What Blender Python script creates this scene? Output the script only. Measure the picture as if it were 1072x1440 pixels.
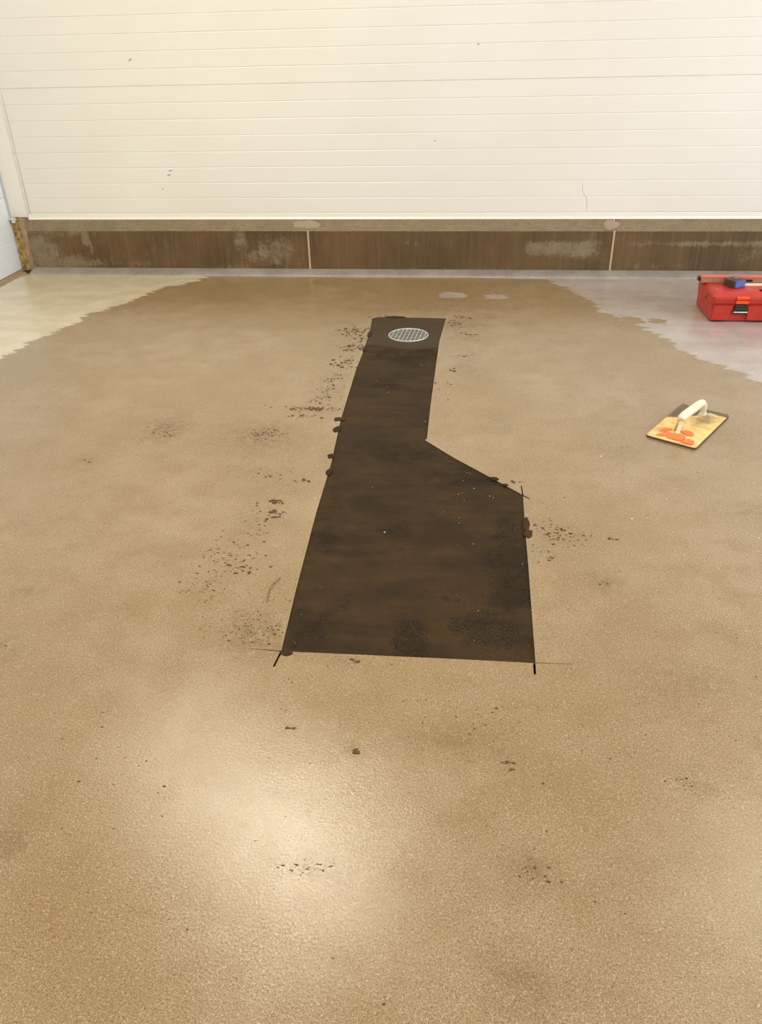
import bpy, bmesh, math, random
import numpy as np
from mathutils import Vector, Matrix, noise
from mathutils.geometry import delaunay_2d_cdt

S = bpy.context.scene
for o in list(bpy.data.objects): bpy.data.objects.remove(o)
C = bpy.data.collections.new('scene'); S.collection.children.link(C)
random.seed(7)

# ------------------------------------------------------------ camera
cam = bpy.data.cameras.new('camera'); co = bpy.data.objects.new('camera', cam); C.objects.link(co)
cam.sensor_fit = 'VERTICAL'; cam.sensor_height = 36; cam.sensor_width = 36
cam.lens = 1110 / 1440 * 36; cam.clip_start = .05
co.matrix_world = Matrix(((0.99421602, -0.03631524, 0.10107282, 0.0),
                          (0.10522746, 0.5176654, -0.84908758, 0.0),
                          (-0.02148708, 0.85481211, 0.51849259, 1.45),
                          (0, 0, 0, 1)))
S.camera = co
# ------------------------------------------------------------ world, light, exposure
S.view_settings.view_transform = 'Standard'; S.view_settings.look = 'None'
S.view_settings.gamma = 1; S.view_settings.exposure = -0.15
S.view_settings.use_curve_mapping = False
w = bpy.data.worlds.new('world'); S.world = w; w.use_nodes = True
w.node_tree.nodes['Background'].inputs[0].default_value = (.72, .85, 1, 1)
w.node_tree.nodes['Background'].inputs[1].default_value = 1.0
WARM = (1, .94, .76); COOL = (.68, .80, 1.0)
def area(name, loc, rot, sx, sy, power, col):
    l = bpy.data.lights.new(name, 'AREA'); l.shape = 'RECTANGLE'; l.size = sx; l.size_y = sy
    l.energy = power; l.color = col
    o = bpy.data.objects.new(name, l); C.objects.link(o); o.location = loc; o.rotation_euler = rot
    return o
area('tube_and_fill_light', (-1.0, 3.52, 3.6), (0, 0, math.radians(-14)), .5, .10, 34, WARM)
area('tube_and_fill_light', (-1.95, 3.95, 3.6), (0, 0, math.radians(-14)), .9, .09, 24, WARM)
area('tube_and_fill_light', (2.25, 3.5, 3.6), (0, 0, math.radians(-8)), .7, .09, 17, WARM)
area('tube_and_fill_light', (-1.45, .9, 3.6), (0, 0, 0), 1.5, .09, 66, WARM)  # added rear fill, kept out of view, brightens the foreground floor
area('tube_and_fill_light', (1.6, .9, 3.6), (0, 0, 0), 1.5, .09, 46, WARM)  # second added rear fill for the foreground, also unseen
area('window_daylight', (4.55, 2.7, 1.8), (0, math.radians(90), 0), 1.5, 2.2, 160, COOL)

area('rear_fill_light', (.6, -3.05, 1.5), (math.radians(90), 0, 0), 3.0, 2.2, 75, COOL)  # added fill behind the camera, brightens and greys the foreground floor

# ------------------------------------------------------------ helpers
def lin(c):
    return tuple(((v/255)/12.92 if v/255 <= .04045 else ((v/255+.055)/1.055)**2.4) for v in c) + (1,)
def link(o, parent=None):
    C.objects.link(o)
    if parent: o.parent = parent
    return o
def tag(o, label=None, cat=None, group=None, kind=None):
    if label: o['label'] = label
    if cat: o['category'] = cat
    if group: o['group'] = group
    if kind: o['kind'] = kind
    return o
def empty(name, loc=(0, 0, 0), rz=0, parent=None):
    o = bpy.data.objects.new(name, None); o.location = loc; o.rotation_euler = (0, 0, rz)
    o.empty_display_size = .1
    return link(o, parent)
def obj(name, bm, mat, parent=None, smooth=False):
    me = bpy.data.meshes.new(name); bm.to_mesh(me); bm.free()
    me.materials.append(mat)
    if smooth:
        for p in me.polygons: p.use_smooth = True
    return link(bpy.data.objects.new(name, me), parent)
def pyobj(name, V, F, mat, parent=None, smooth=False):
    me = bpy.data.meshes.new(name); me.from_pydata([tuple(v) for v in V], [], F); me.update()
    me.materials.append(mat)
    if smooth:
        for p in me.polygons: p.use_smooth = True
    return link(bpy.data.objects.new(name, me), parent)
def attr(o, name, vals):
    a = o.data.attributes.new(name, 'FLOAT', 'POINT'); a.data.foreach_set('value', np.asarray(vals, dtype=np.float32))
def box(bm, x0, x1, y0, y1, z0, z1, bev=0, seg=2):
    vs = [bm.verts.new((x, y, z)) for z in (z0, z1) for x, y in ((x0, y0), (x1, y0), (x1, y1), (x0, y1))]
    fs = [bm.faces.new([vs[i] for i in f]) for f in ((3, 2, 1, 0), (4, 5, 6, 7), (0, 1, 5, 4), (1, 2, 6, 5), (2, 3, 7, 6), (3, 0, 4, 7))]
    if bev:
        es = {e for f in fs for e in f.edges}
        bmesh.ops.bevel(bm, geom=list(es), offset=bev, segments=seg, affect='EDGES', profile=.6)
def prism(bm, pts, z0, z1, bev=0):
    a = [bm.verts.new((x, y, z0)) for x, y in pts]; b = [bm.verts.new((x, y, z1)) for x, y in pts]
    n = len(pts); bm.faces.new(a[::-1]); top = bm.faces.new(b)
    for i in range(n): bm.faces.new((a[i], a[(i+1) % n], b[(i+1) % n], b[i]))
    if bev: bmesh.ops.bevel(bm, geom=list(top.edges), offset=bev, segments=2, affect='EDGES')
def tube(bm, pts, rads, n=12, cap=True, flat=1.0):
    pts = [Vector(p) for p in pts]; rings = []
    up = Vector((0, 0, 1)); side0 = None
    for i, p in enumerate(pts):
        t = (pts[min(i+1, len(pts)-1)] - pts[max(i-1, 0)]).normalized()
        if side0 is None:
            side0 = t.orthogonal().normalized()
        side0 = (side0 - t*side0.dot(t)).normalized()
        b = t.cross(side0); r = rads[i] if hasattr(rads, '__len__') else rads
        rings.append([bm.verts.new(p + side0*math.cos(2*math.pi*k/n)*r + b*math.sin(2*math.pi*k/n)*r*flat) for k in range(n)])
    for a, b in zip(rings, rings[1:]):
        for k in range(n): bm.faces.new((a[k], a[(k+1) % n], b[(k+1) % n], b[k]))
    if cap: bm.faces.new(rings[0][::-1]); bm.faces.new(rings[-1])
def catmull(P, m=6):
    P = [Vector(p) for p in P]; out = []
    for i in range(len(P)-1):
        a, b, c, d = P[max(i-1, 0)], P[i], P[i+1], P[min(i+2, len(P)-1)]
        for k in range(m):
            t = k/m
            out.append(.5*((2*b)+(c-a)*t+(2*a-5*b+4*c-d)*t*t+(3*b-a-3*c+d)*t**3))
    return out+[P[-1]]
def inside(px, py, poly):
    px = np.asarray(px); py = np.asarray(py); r = np.zeros(px.shape, bool); n = len(poly)
    for i in range(n):
        x0, y0 = poly[i]; x1, y1 = poly[(i+1) % n]
        if y0 == y1: continue
        c = ((y0 > py) != (y1 > py)) & (px < (x1-x0)*(py-y0)/(y1-y0)+x0); r ^= c
    return r
def pdist(px, py, poly, closed=True):
    d = np.full(np.shape(px), 1e9); n = len(poly)
    for i in range(n if closed else n-1):
        ax, ay = poly[i]; bx, by = poly[(i+1) % n]; dx, dy = bx-ax, by-ay; L = dx*dx+dy*dy+1e-12
        t = np.clip(((px-ax)*dx+(py-ay)*dy)/L, 0, 1); d = np.minimum(d, np.hypot(px-ax-t*dx, py-ay-t*dy))
    return d
# node helper
class M:
    def __init__(s, name):
        s.m = bpy.data.materials.new(name); s.m.use_nodes = True; s.t = s.m.node_tree; s.n = s.t.nodes
        s.b = s.n['Principled BSDF']; s.tc = s.n.new('ShaderNodeTexCoord').outputs['Object']
    def set(s, **k):
        for a, v in k.items():
            i = s.b.inputs[a.replace('_', ' ')]
            if hasattr(v, 'is_output'): s.t.links.new(v, i)
            else: i.default_value = v
        return s
    def inp(s, node, i, v):
        if v is None: return
        if hasattr(v, 'is_output'): s.t.links.new(v, node.inputs[i])
        else: node.inputs[i].default_value = v
    def math(s, op, a, b=None, c=None, clamp=False):
        n = s.n.new('ShaderNodeMath'); n.operation = op; n.use_clamp = clamp
        s.inp(n, 0, a); s.inp(n, 1, b); s.inp(n, 2, c); return n.outputs[0]
    def map(s, scale=(1, 1, 1), loc=(0, 0, 0)):
        n = s.n.new('ShaderNodeMapping'); n.inputs['Scale'].default_value = scale; n.inputs['Location'].default_value = loc
        s.t.links.new(s.tc, n.inputs[0]); return n.outputs[0]
    def noise(s, scale, detail=3, rough=.55, vec=None, dist=0):
        n = s.n.new('ShaderNodeTexNoise'); n.inputs['Scale'].default_value = scale
        n.inputs['Detail'].default_value = detail; n.inputs['Roughness'].default_value = rough; n.inputs['Distortion'].default_value = dist
        s.t.links.new(vec or s.tc, n.inputs['Vector']); return n.outputs['Fac']
    def voro(s, scale, vec=None, out='Distance'):
        n = s.n.new('ShaderNodeTexVoronoi'); n.inputs['Scale'].default_value = scale
        s.t.links.new(vec or s.tc, n.inputs['Vector']); return n.outputs[out]
    def ramp(s, v, a, b, lo=0., hi=1.):
        n = s.n.new('ShaderNodeMapRange'); n.interpolation_type = 'SMOOTHSTEP'
        s.inp(n, 0, v); n.inputs[1].default_value = a; n.inputs[2].default_value = b
        n.inputs[3].default_value = lo; n.inputs[4].default_value = hi; return n.outputs[0]
    def mix(s, f, a, b, mode='MIX'):
        n = s.n.new('ShaderNodeMix'); n.data_type = 'RGBA'; n.blend_type = mode
        s.inp(n, 0, f); s.inp(n, 6, a); s.inp(n, 7, b); return n.outputs[2]
    def attr(s, name):
        n = s.n.new('ShaderNodeAttribute'); n.attribute_name = name; return n.outputs['Fac']
    def bump(s, h, strength, dist):
        n = s.n.new('ShaderNodeBump'); n.inputs['Strength'].default_value = strength; n.inputs['Distance'].default_value = dist
        s.inp(n, 'Height', h); s.t.links.new(n.outputs[0], s.b.inputs['Normal']); return s
def simple(name, col, rough=.5, metal=0, var=.12, scale=30, bump=.0, bs=200):
    m = M(name); c = lin(col); d = tuple(v*(1-var*1.6) for v in c[:3])+(1,)
    m.set(Base_Color=m.mix(m.noise(scale, 4), d, tuple(min(1, v*(1+var*.6)) for v in c[:3])+(1,)), Roughness=rough, Metallic=metal)
    if bump: m.bump(m.noise(bs, 3), bump, .002)
    return m.m

# ------------------------------------------------------------ materials
# floor: sealed quartz floor, wetted area darker, dry area paler
f = M('floor_quartz')
big = f.noise(1.6, 4, .6); mid = f.noise(7, 5, .6)
streak = f.noise(1, 4, .6, f.map((1.5, 8, 1)))
g1 = f.noise(520, 2, .6); g2 = f.noise(230, 2, .5); sp = f.voro(380, out='Color')
spf = f.n.new('ShaderNodeSeparateColor'); f.t.links.new(sp, spf.inputs[0]); spr = spf.outputs[0]; spg = spf.outputs[1]
saw = f.noise(1, 5, .62, f.map((7, 22, 1)))
sd = f.math('ADD', f.attr('wet'), f.math('MULTIPLY', f.math('SUBTRACT', saw, .5), .22))
wet = f.ramp(sd, -.012, .012)
edge = f.ramp(f.math('ABSOLUTE', sd), 0, .10, 1, 0)
wc = f.mix(f.ramp(big, .35, .68), lin((144, 119, 82)), lin((155, 131, 101)))
wc = f.mix(f.ramp(f.math('ADD', mid, f.math('MULTIPLY', streak, .3)), .5, .95), wc, lin((140, 114, 78)))
dm = f.ramp(f.math('ADD', mid, streak), .7, 1.25)
dc = f.mix(f.attr('cream'), f.mix(dm, lin((184, 171, 161)), lin((168, 155, 146))), f.mix(dm, lin((214, 200, 172)), lin((200, 185, 156))))  # left dry floor painted lighter and warmer, standing in for lamp light
fc = f.mix(wet, dc, wc)
st = f.math('MULTIPLY', f.attr('stain'), f.ramp(f.math('ADD', f.noise(26, 6, .75), f.math('MULTIPLY', f.noise(90, 3, .7), .5)), .56, .9))
fc = f.mix(st, fc, lin((110, 86, 50)))
fc = f.mix(f.math('MULTIPLY', f.attr('smear_reflection'), f.ramp(mid, .3, .7, .5, 1)), fc, lin((140, 116, 80)))
gr = f.math('ADD', f.math('MULTIPLY', f.math('SUBTRACT', g1, .5), 3.0), f.math('MULTIPLY', f.math('SUBTRACT', g2, .5), 1.4))
grc = f.n.new('ShaderNodeHueSaturation'); f.inp(grc, 'Color', fc); f.inp(grc, 'Value', f.math('ADD', gr, 1.0))
fc = grc.outputs[0]
fc = f.mix(f.math('MULTIPLY', f.math('GREATER_THAN', spr, .975), .5), fc, lin((88, 66, 40)))
fc = f.mix(f.math('MULTIPLY', f.math('GREATER_THAN', spg, .955), .22), fc, lin((232, 216, 184)))
f.set(Base_Color=fc, Roughness=f.ramp(f.noise(5, 4, .6), .35, .65, .12, .19), IOR=1.5)
f.set(Specular_IOR_Level=.85)
f.bump(f.math('ADD', f.math('MULTIPLY', f.noise(165, 3, .6), 1.0), f.math('MULTIPLY', g1, .4)), .41, .0012)
M_floor = f.m
f = M('cut_floor_edge'); f.set(Base_Color=lin((70, 52, 36)), Roughness=.8); M_edge = f.m
f = M('groove_dark'); f.set(Base_Color=(.008, .006, .005, 1), Roughness=.9); M_dark = f.m
# mortar
def mortar(name, a, b, dark, rough):
    f = M(name)
    n1 = f.noise(3.2, 5, .65); r = f.attr('rough')
    tro = f.noise(1, 5, .6, f.map((3, 14, 1)))
    rm = f.ramp(f.math('ADD', r, f.math('MULTIPLY', f.math('SUBTRACT', f.noise(7, 7, .75), .5), 2.4)), .30, .75)
    c = f.mix(f.ramp(f.math('ADD', f.math('MULTIPLY', n1, .6), f.math('MULTIPLY', tro, .4)), .38, .62), a, b)
    grn = f.noise(240, 2, .6)
    c = f.mix(f.math('MULTIPLY', rm, f.ramp(grn, .25, .6, 1, .35)), c, dark)
    h = f.n.new('ShaderNodeHueSaturation'); f.inp(h, 'Color', c); f.inp(h, 'Value', f.math('ADD', 1.0, f.math('MULTIPLY', f.math('SUBTRACT', grn, .5), f.math('ADD', 1.0, f.math('MULTIPLY', rm, 3.0))))); c = h.outputs[0]
    c = f.mix(f.math('MULTIPLY', f.math('GREATER_THAN', f.voro(170, out='Color'), .975), .3), c, lin((120, 98, 68)))
    f.set(Base_Color=c, Roughness=rough, Specular_IOR_Level=.12)
    hh = f.math('ADD', f.math('MULTIPLY', grn, f.math('ADD', f.math('MULTIPLY', rm, 1.5), .25)), f.math('MULTIPLY', tro, .5))
    f.bump(hh, .6, .004)
    return f.m
M_mortar = mortar('fresh_mortar', lin((46, 32, 15)), lin((64, 46, 24)), lin((30, 21, 12)), .55)
M_surround = mortar('drain_mortar', lin((64, 50, 33)), lin((70, 55, 38)), lin((58, 45, 30)), .5)
M_crumb = simple('mortar_crumb', (94, 70, 43), .8, var=.3)
# wall panels
f = M('panel_cream')
c = f.mix(f.ramp(f.noise(.7, 2), .3, .7), lin((237, 231, 218)), lin((232, 225, 211)))
f.set(Base_Color=c, Roughness=.38); f.bump(f.noise(40, 2), .04, .002); M_panel = f.m
M_trim = simple('trim_cream', (240, 233, 219), .35, var=.02, scale=3)
M_white = simple('door_white', (236, 237, 240), .4, var=.02, scale=3, bump=.15, bs=120)
M_ceil = simple('ceiling_white', (232, 228, 218), .7, var=.03)
# kerb concrete
f = M('kerb_concrete')
dry = f.attr('dry')
vert = f.noise(1, 4, .6, f.map((55, 55, 3))); blot = f.noise(11, 6, .72); fine = f.noise(70, 4, .7)
d = f.math('ADD', dry, f.math('ADD', f.math('MULTIPLY', f.math('SUBTRACT', blot, .5), 1.3), f.math('MULTIPLY', f.math('SUBTRACT', vert, .5), .55)))
d = f.math('ADD', d, f.math('MULTIPLY', f.math('SUBTRACT', fine, .5), .5))
d = f.ramp(d, .22, .85)
wc = f.mix(f.ramp(f.noise(3, 3), .35, .65), lin((88, 65, 39)), lin((106, 80, 50)))
wc = f.mix(f.ramp(vert, .35, .75, 0, .35), wc, lin((122, 98, 66)))
c = f.mix(d, wc, f.mix(f.ramp(f.math('ADD', f.math('MULTIPLY', fine, .5), f.math('MULTIPLY', blot, .5)), .32, .68), lin((118, 100, 74)), lin((142, 123, 95))))
c = f.mix(f.math('MULTIPLY', f.math('LESS_THAN', f.voro(60), .09), .3), c, lin((70, 52, 36)))
f.set(Base_Color=c, Roughness=.62, Specular_IOR_Level=.35); f.bump(f.math('ADD', fine, vert), .5, .003); M_kerb = f.m
M_seal = simple('joint_sealant', (196, 170, 130), .6, var=.08)
M_putty = simple('putty', (164, 142, 116), .8, var=.1, bump=.3)
f = M('cove_coating')
c = f.mix(f.ramp(f.noise(5, 5, .7), .35, .7), lin((158, 148, 137)), lin((136, 126, 117)))
c = f.mix(f.math('MULTIPLY', f.math('GREATER_THAN', f.voro(300, out='Color'), .8), .3), c, lin((215, 205, 190)))
f.set(Base_Color=c, Roughness=.4); f.bump(f.noise(180, 3), .5, .002); M_cove = f.m
f = M('insulation_foam')
c = f.mix(f.ramp(f.noise(28, 5, .7), .35, .65), lin((196, 168, 104)), lin((138, 106, 56)))
f.set(Base_Color=c, Roughness=.9); f.bump(f.noise(60, 4), .8, .01); M_foam = f.m
M_sill = simple('sill_concrete', (168, 142, 110), .8, var=.25, scale=25, bump=.4)
M_galv = simple('galvanised_steel', (236, 234, 226), .55, 1, var=.12, scale=60)
M_pit = simple('drain_pit', (16, 12, 8), .8, var=.3)
f = M('red_plastic'); c = f.mix(f.ramp(f.noise(14, 4), .35, .7), lin((182, 44, 28)), lin((190, 56, 40)))
f.set(Base_Color=c, Roughness=f.ramp(f.noise(20, 4), .3, .7, .35, .55)); f.bump(f.noise(220, 2), .12, .001); M_red = f.m
M_orange = simple('orange_tab', (235, 84, 40), .35, var=.05)
M_blackp = simple('black_plastic', (34, 30, 34), .35, var=.2)
M_greyblk = simple('grey_rubber', (82, 70, 60), .6, var=.15)
M_blue = simple('blue_label', (92, 112, 180), .4, var=.15, scale=90)
M_levelred = simple('level_red', (200, 96, 84), .4, var=.08)
M_leveltan = simple('level_tan', (168, 128, 98), .45, var=.12)
M_rule = simple('ruler_white', (240, 232, 205), .5, var=.05)
M_brass = simple('brass', (190, 150, 90), .35, 1)
M_chip = simple('white_chip', (236, 230, 215), .6, var=.05)
M_straw = simple('straw', (110, 84, 40), .8)
M_scuff = simple('scuff', (120, 104, 84), .7)
# float
f = M('float_board')
dk = f.ramp(f.math('ADD', f.attr('dark'), f.math('MULTIPLY', f.math('SUBTRACT', f.noise(45, 5, .7), .5), .035)), -.004, .004)
c = f.mix(f.ramp(f.noise(22, 5, .7), .35, .68), lin((232, 204, 138)), lin((206, 168, 98)))
c = f.mix(f.ramp(f.math('ADD', f.attr('grime'), f.math('MULTIPLY', f.math('SUBTRACT', f.noise(38, 6, .75), .5), 1.9)), .25, .85, 0, .85), c, lin((140, 112, 80)))
c = f.mix(dk, c, f.mix(f.noise(30, 3), lin((92, 78, 62)), lin((110, 94, 76))))
f.set(Base_Color=c, Roughness=.5); f.bump(f.noise(150, 3), .3, .002); M_fboard = f.m
M_fside = simple('float_side', (104, 78, 66), .6, var=.2, scale=60)
M_grip = simple('grip_cream', (240, 226, 192), .4, var=.08, scale=40, bump=.1)
M_orangef = simple('orange_flake', (238, 126, 62), .6, var=.12, scale=60)

# ------------------------------------------------------------ patch outline and saw cuts (world metres)
patch = [(-.477, 1.622), (-.352, 1.623), (-.003, 1.629), (.21, 1.629), (.213, 1.816), (.216, 2.103), (.2165, 2.293), (.22, 2.525),
         (.106, 2.652), (-.033, 2.801), (-.163, 2.958), (-.1555, 2.974), (-.158, 3.319), (-.157, 3.763), (-.155, 4.19), (-.133, 4.594),
         (-.289, 4.601), (-.36, 4.601), (-.385, 4.612), (-.45, 4.612), (-.54, 4.598), (-.566, 4.575), (-.552, 4.28), (-.549, 3.981), (-.552, 3.743), (-.54, 3.143), (-.517, 2.74),
         (-.510, 2.358), (-.492, 1.898)]
# hole in the floor = patch plus the over-run of the saw blade at the corners
hole = [(-.482, 1.6185), (-.4895, 1.556), (-.484, 1.5555), (-.476, 1.6195), (-.352, 1.6215), (-.003, 1.627), (.206, 1.6275),
        (.2055, 1.584), (.2115, 1.584), (.2125, 1.6285), (.311, 1.6308), (.311, 1.6324), (.2125, 1.6305),
        (.2145, 1.816), (.2175, 2.103), (.218, 2.293), (.2215, 2.521), (.243, 2.500), (.2465, 2.503), (.2235, 2.529), (.2205, 2.60), (.2165, 2.60), (.2185, 2.532)] + \
       [(.107, 2.654), (-.032, 2.803), (-.161, 2.960), (-.1535, 2.974), (-.156, 3.319), (-.155, 3.763), (-.153, 4.19), (-.131, 4.596),
        (-.289, 4.603), (-.36, 4.603), (-.385, 4.614), (-.45, 4.614), (-.54, 4.600), (-.568, 4.577), (-.554, 4.28), (-.551, 3.981), (-.554, 3.743), (-.542, 3.143), (-.519, 2.74),
        (-.512, 2.358), (-.494, 1.898), (-.4795, 1.6215), (-.566, 1.6245), (-.566, 1.6229)]

XL, XR, YB, YC, ZC = -3.31, 4.6, 5.51, -3.0, 3.75
# ------------------------------------------------------------ floor
def grid_pts():
    P = []
    def g(x0, x1, y0, y1, s):
        for i in range(int(round((x1-x0)/s))+1):
            for j in range(int(round((y1-y0)/s))+1):
                P.append((x0+i*s, y0+j*s))
    g(-3.3, 2.3, .48, 5.48, .045)
    return P
P = [p for p in grid_pts()]
P = np.array(P); keep = ~inside(P[:, 0], P[:, 1], hole) & (pdist(P[:, 0], P[:, 1], hole) > .012); P = P[keep]
out = [(XL-.12, YC), (XR+.1, YC), (XR+.1, 5.8), (XL-.12, 5.8)]
pts = [Vector(p) for p in out+hole]+[Vector(p) for p in P]
n0 = len(out); nh = len(hole)
edges = [(i, (i+1) % n0) for i in range(n0)] + [(n0+i, n0+(i+1) % nh) for i in range(nh)]
V2, E2, F2, *_ = delaunay_2d_cdt(pts, edges, [], 0, 1e-6)
V2 = np.array([tuple(v) for v in V2]); F2 = np.array([list(t) for t in F2])
cen = V2[F2].mean(1); F2 = F2[~inside(cen[:, 0], cen[:, 1], hole)]
V = [(x, y, 0) for x, y in V2]; F = [tuple(t) for t in F2.tolist()]
floor = pyobj('floor', V, F, M_floor); floor['kind'] = 'structure'
X, Y = V2[:, 0], V2[:, 1]
wetpoly = [(-6, -4), (-6, 3.45), (-3.3, 3.6), (-2.496, 3.814), (-2.468, 3.915), (-2.466, 4.08), (-2.4, 4.242), (-2.406, 4.345), (-2.327, 4.415), (-2.352, 4.60), (-2.269, 4.702), (-2.19, 4.858), (-2.126, 5.06), (-2.082, 5.228), (-1.95, 5.285), (-1.84, 5.48),
           (-1.7, 5.9), (.5, 5.9), (.52, 5.48), (.555, 5.403), (.641, 5.218), (.732, 5.029), (.77, 4.88), (.798, 4.766), (.865, 4.658), (.976, 4.50), (1.048, 4.3), (1.111, 4.155), (1.155, 4.028), (1.247, 3.9), (1.324, 3.808), (1.386, 3.656), (1.6, 3.5), (5.5, 3.3), (5.5, -4)]
sdf = pdist(X, Y, wetpoly)*np.where(inside(X, Y, wetpoly), 1, -1)
for cx, cy, rx, ry, sgn in ((-.11, 5.08, .10, .07, -1), (.17, 5.06, .075, .055, -1), (1.09, 4.585, .05, .055, 1), (.95, 4.60, .065, .065, 1)):
    q = (1-np.hypot((X-cx)/rx, (Y-cy)/ry))*min(rx, ry)*1.6
    sdf = np.minimum(sdf, -q*1.2) if sgn < 0 else np.maximum(sdf, q*1.2)
attr(floor, 'wet', np.clip(sdf, -1, 1)); attr(floor, 'cream', (X < -.6)*1.0)  # left side gets the painted lamp-lit tone of the dry floor
def blobs(L, X, Y):
    r = np.zeros(X.shape)
    for cx, cy, rx, ry, a in L:
        r = np.maximum(r, a*np.exp(-((X-cx)/rx)**2-((Y-cy)/ry)**2))
    return r
stains = [(-1.29, 3.0, .12, .15, 1), (-.85, 2.95, .18, .16, 1), (-.85, 2.66, .15, .06, .5), (-1.52, 2.69, .05, .05, .6), (-1.26, 1.56, .04, .06, 1), (-1.33, 1.82, .05, .03, .8),
          (-.27, 1.6, .05, .03, .9), (.0, 1.35, .12, .035, .7), (.44, 2.01, .05, .04, .9), (1.01, 2.47, .12, .05, .6), (-.49, 4.49, .14, .06, .8), (-.72, 4.48, .2, .06, .6),
          (-.03, 4.48, .12, .12, .9), (-.3, 4.78, .25, .05, .8), (-.62, 4.75, .2, .04, .6), (.12, 4.62, .1, .04, .7), (.3, 4.5, .08, .05, .6), (-.0, 4.25, .12, .05, .8), (-.15, 4.98, .06, .06, .8), (.5, 4.2, .1, .05, .4), (-1.2, 4.4, .3, .06, .35), (.14, 3.18, .06, .1, .5), (.16, 1.01, .05, .035, .9), (-.93, .97, .04, .04, .8), (-.56, 1.68, .10, .10, .9), (-.39, 1.35, .04, .02, .8), (-.26, .98, .06, .03, .9),
          (-.66, 4.2, .1, .3, .6), (-.66, 3.5, .09, .3, .5), (-.72, 2.4, .12, .4, .35), (.33, 2.26, .14, .1, .5), (.02, 3.8, .08, .2, .5), (-.08, 4.85, .3, .1, .5), (1.22, 1.62, .15, .04, .5), (.55, 1.26, .05, .03, .7), (.62, 1.6, .12, .06, .4),
          (.15, .78, .05, .05, .5), (-.23, 1.29, .02, .02, .9), (.13, 1.29, .03, .03, .6), (.6, 2.9, .1, .1, .3), (-1.0, 3.6, .3, .1, .25), (.95, 3.15, .2, .14, .35)]
attr(floor, 'stain', blobs(stains, X, Y))
smear_reflection = [(-.3, 4.95, 1.5, .33, .5), (-.75, 3.0, .5, .3, .15), (-.65, 1.85, .25, .4, .42), (-.7, 2.45, .2, .4, .25), (-.27, 1.58, .12, .06, .4), (.1, 1.4, .5, .15, .14), (.35, 2.3, .25, .25, .14), (.1, 4.0, .3, .5, .15), (.16, 1.0, .12, .08, .4), (-.63, 4.2, .12, .45, .5), (-.02, 4.3, .1, .35, .35), (-.55, 4.6, .3, .1, .3)]  # brown smears, plus the kerb's dark reflection painted as the wide back band
attr(floor, 'smear_reflection', blobs(smear_reflection, X, Y))
# walls of the cut
bm = bmesh.new(); top = [bm.verts.new((x, y, 0)) for x, y in hole]; bot = [bm.verts.new((x, y, -.03)) for x, y in hole]
for i in range(nh): j = (i+1) % nh; bm.faces.new((top[j], top[i], bot[i], bot[j]))
obj('cut_edge', bm, M_edge, floor)
bm = bmesh.new(); box(bm, -.75, .4, 1.45, 3.4, -.05, -.028); obj('cut_bottom', bm, M_dark, floor)

# ------------------------------------------------------------ mortar patch
mp = empty('mortar_patch', (-.15, 3.1, 0)); tag(mp, 'dark fresh mortar strip with one angled corner filling the cut floor', 'floor patch')
org = Vector((-.15, 3.1, 0))
dr = (-.331, 4.292, .113)
split = [(-.5555, 4.13), (-.43, 4.105), (-.29, 4.05), (-.1515, 4.10)]
def grow(P, d):
    n = len(P); R = []
    for i in range(n):
        a, b, c = (Vector(P[i-1]), Vector(P[i]), Vector(P[(i+1) % n])); t = (c-a).normalized(); R.append((b.x+t.y*d, b.y-t.x*d))
    return R
def fill(name, outline, mat, step, base, amp, hole_c=None):
    xs = [p[0] for p in outline]; ys = [p[1] for p in outline]
    gx, gy = np.meshgrid(np.arange(min(xs), max(xs), step), np.arange(min(ys), max(ys), step)); gx = gx.ravel(); gy = gy.ravel()
    k = inside(gx, gy, outline) & (pdist(gx, gy, outline) > step*.4)
    pts = list(outline); n = len(pts); ed = [(i, (i+1) % n) for i in range(n)]
    if hole_c:
        k &= np.hypot(gx-hole_c[0], gy-hole_c[1]) > hole_c[2]+step*.4
        c = [(hole_c[0]+hole_c[2]*math.cos(a*math.pi/24), hole_c[1]+hole_c[2]*math.sin(a*math.pi/24)) for a in range(48)]
        ed += [(n+i, n+(i+1) % 48) for i in range(48)]; pts += c
    pts = [Vector(p) for p in pts]+[Vector((a, b)) for a, b in zip(gx[k], gy[k])]
    V2, E2, F2, *_ = delaunay_2d_cdt(pts, ed, [], 0, 1e-6)
    V2 = np.array([tuple(v) for v in V2]); F2 = np.array([list(t) for t in F2]); cen = V2[F2].mean(1)
    m = inside(cen[:, 0], cen[:, 1], outline)
    if hole_c: m &= np.hypot(cen[:, 0]-hole_c[0], cen[:, 1]-hole_c[1]) > hole_c[2]*.995
    F2 = F2[m]
    rough = blobs([(.17, 2.1, .09, .3, 1), (.1, 1.75, .14, .09, 1), (-.13, 1.7, .07, .12, .9), (-.25, 2.85, .3, .12, .75), (.05, 2.65, .2, .08, .8), (-.42, 1.75, .12, .15, .6), (-.46, 2.2, .08, .5, .5),
                   (-.38, 3.55, .1, .08, .6), (-.2, 3.1, .12, .05, .5), (-.22, 2.25, .1, .08, .55), (-.3, 3.95, .25, .16, .7), (-.1, 2.45, .1, .08, .45), (-.35, 3.2, .15, .06, .4), (0, 1.9, .09, .05, .6)], V2[:, 0], V2[:, 1])
    V = []
    for (x, y), r in zip(V2.tolist(), rough.tolist()):
        z = base + amp*(noise.noise((x*9, y*9, 3))*.6+noise.noise((x*30, y*30, 1))*.4*(1+2*r))
        V.append((x-org.x, y-org.y, z))
    o = pyobj(name, V, [tuple(t) for t in F2.tolist()], mat, mp, smooth=True)
    attr(o, 'rough', rough); return o
ci = [i for i, p in enumerate(patch) if p == (-.155, 4.19)][0]; cj = [i for i, p in enumerate(patch) if p == (-.549, 3.981)][0]
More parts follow.
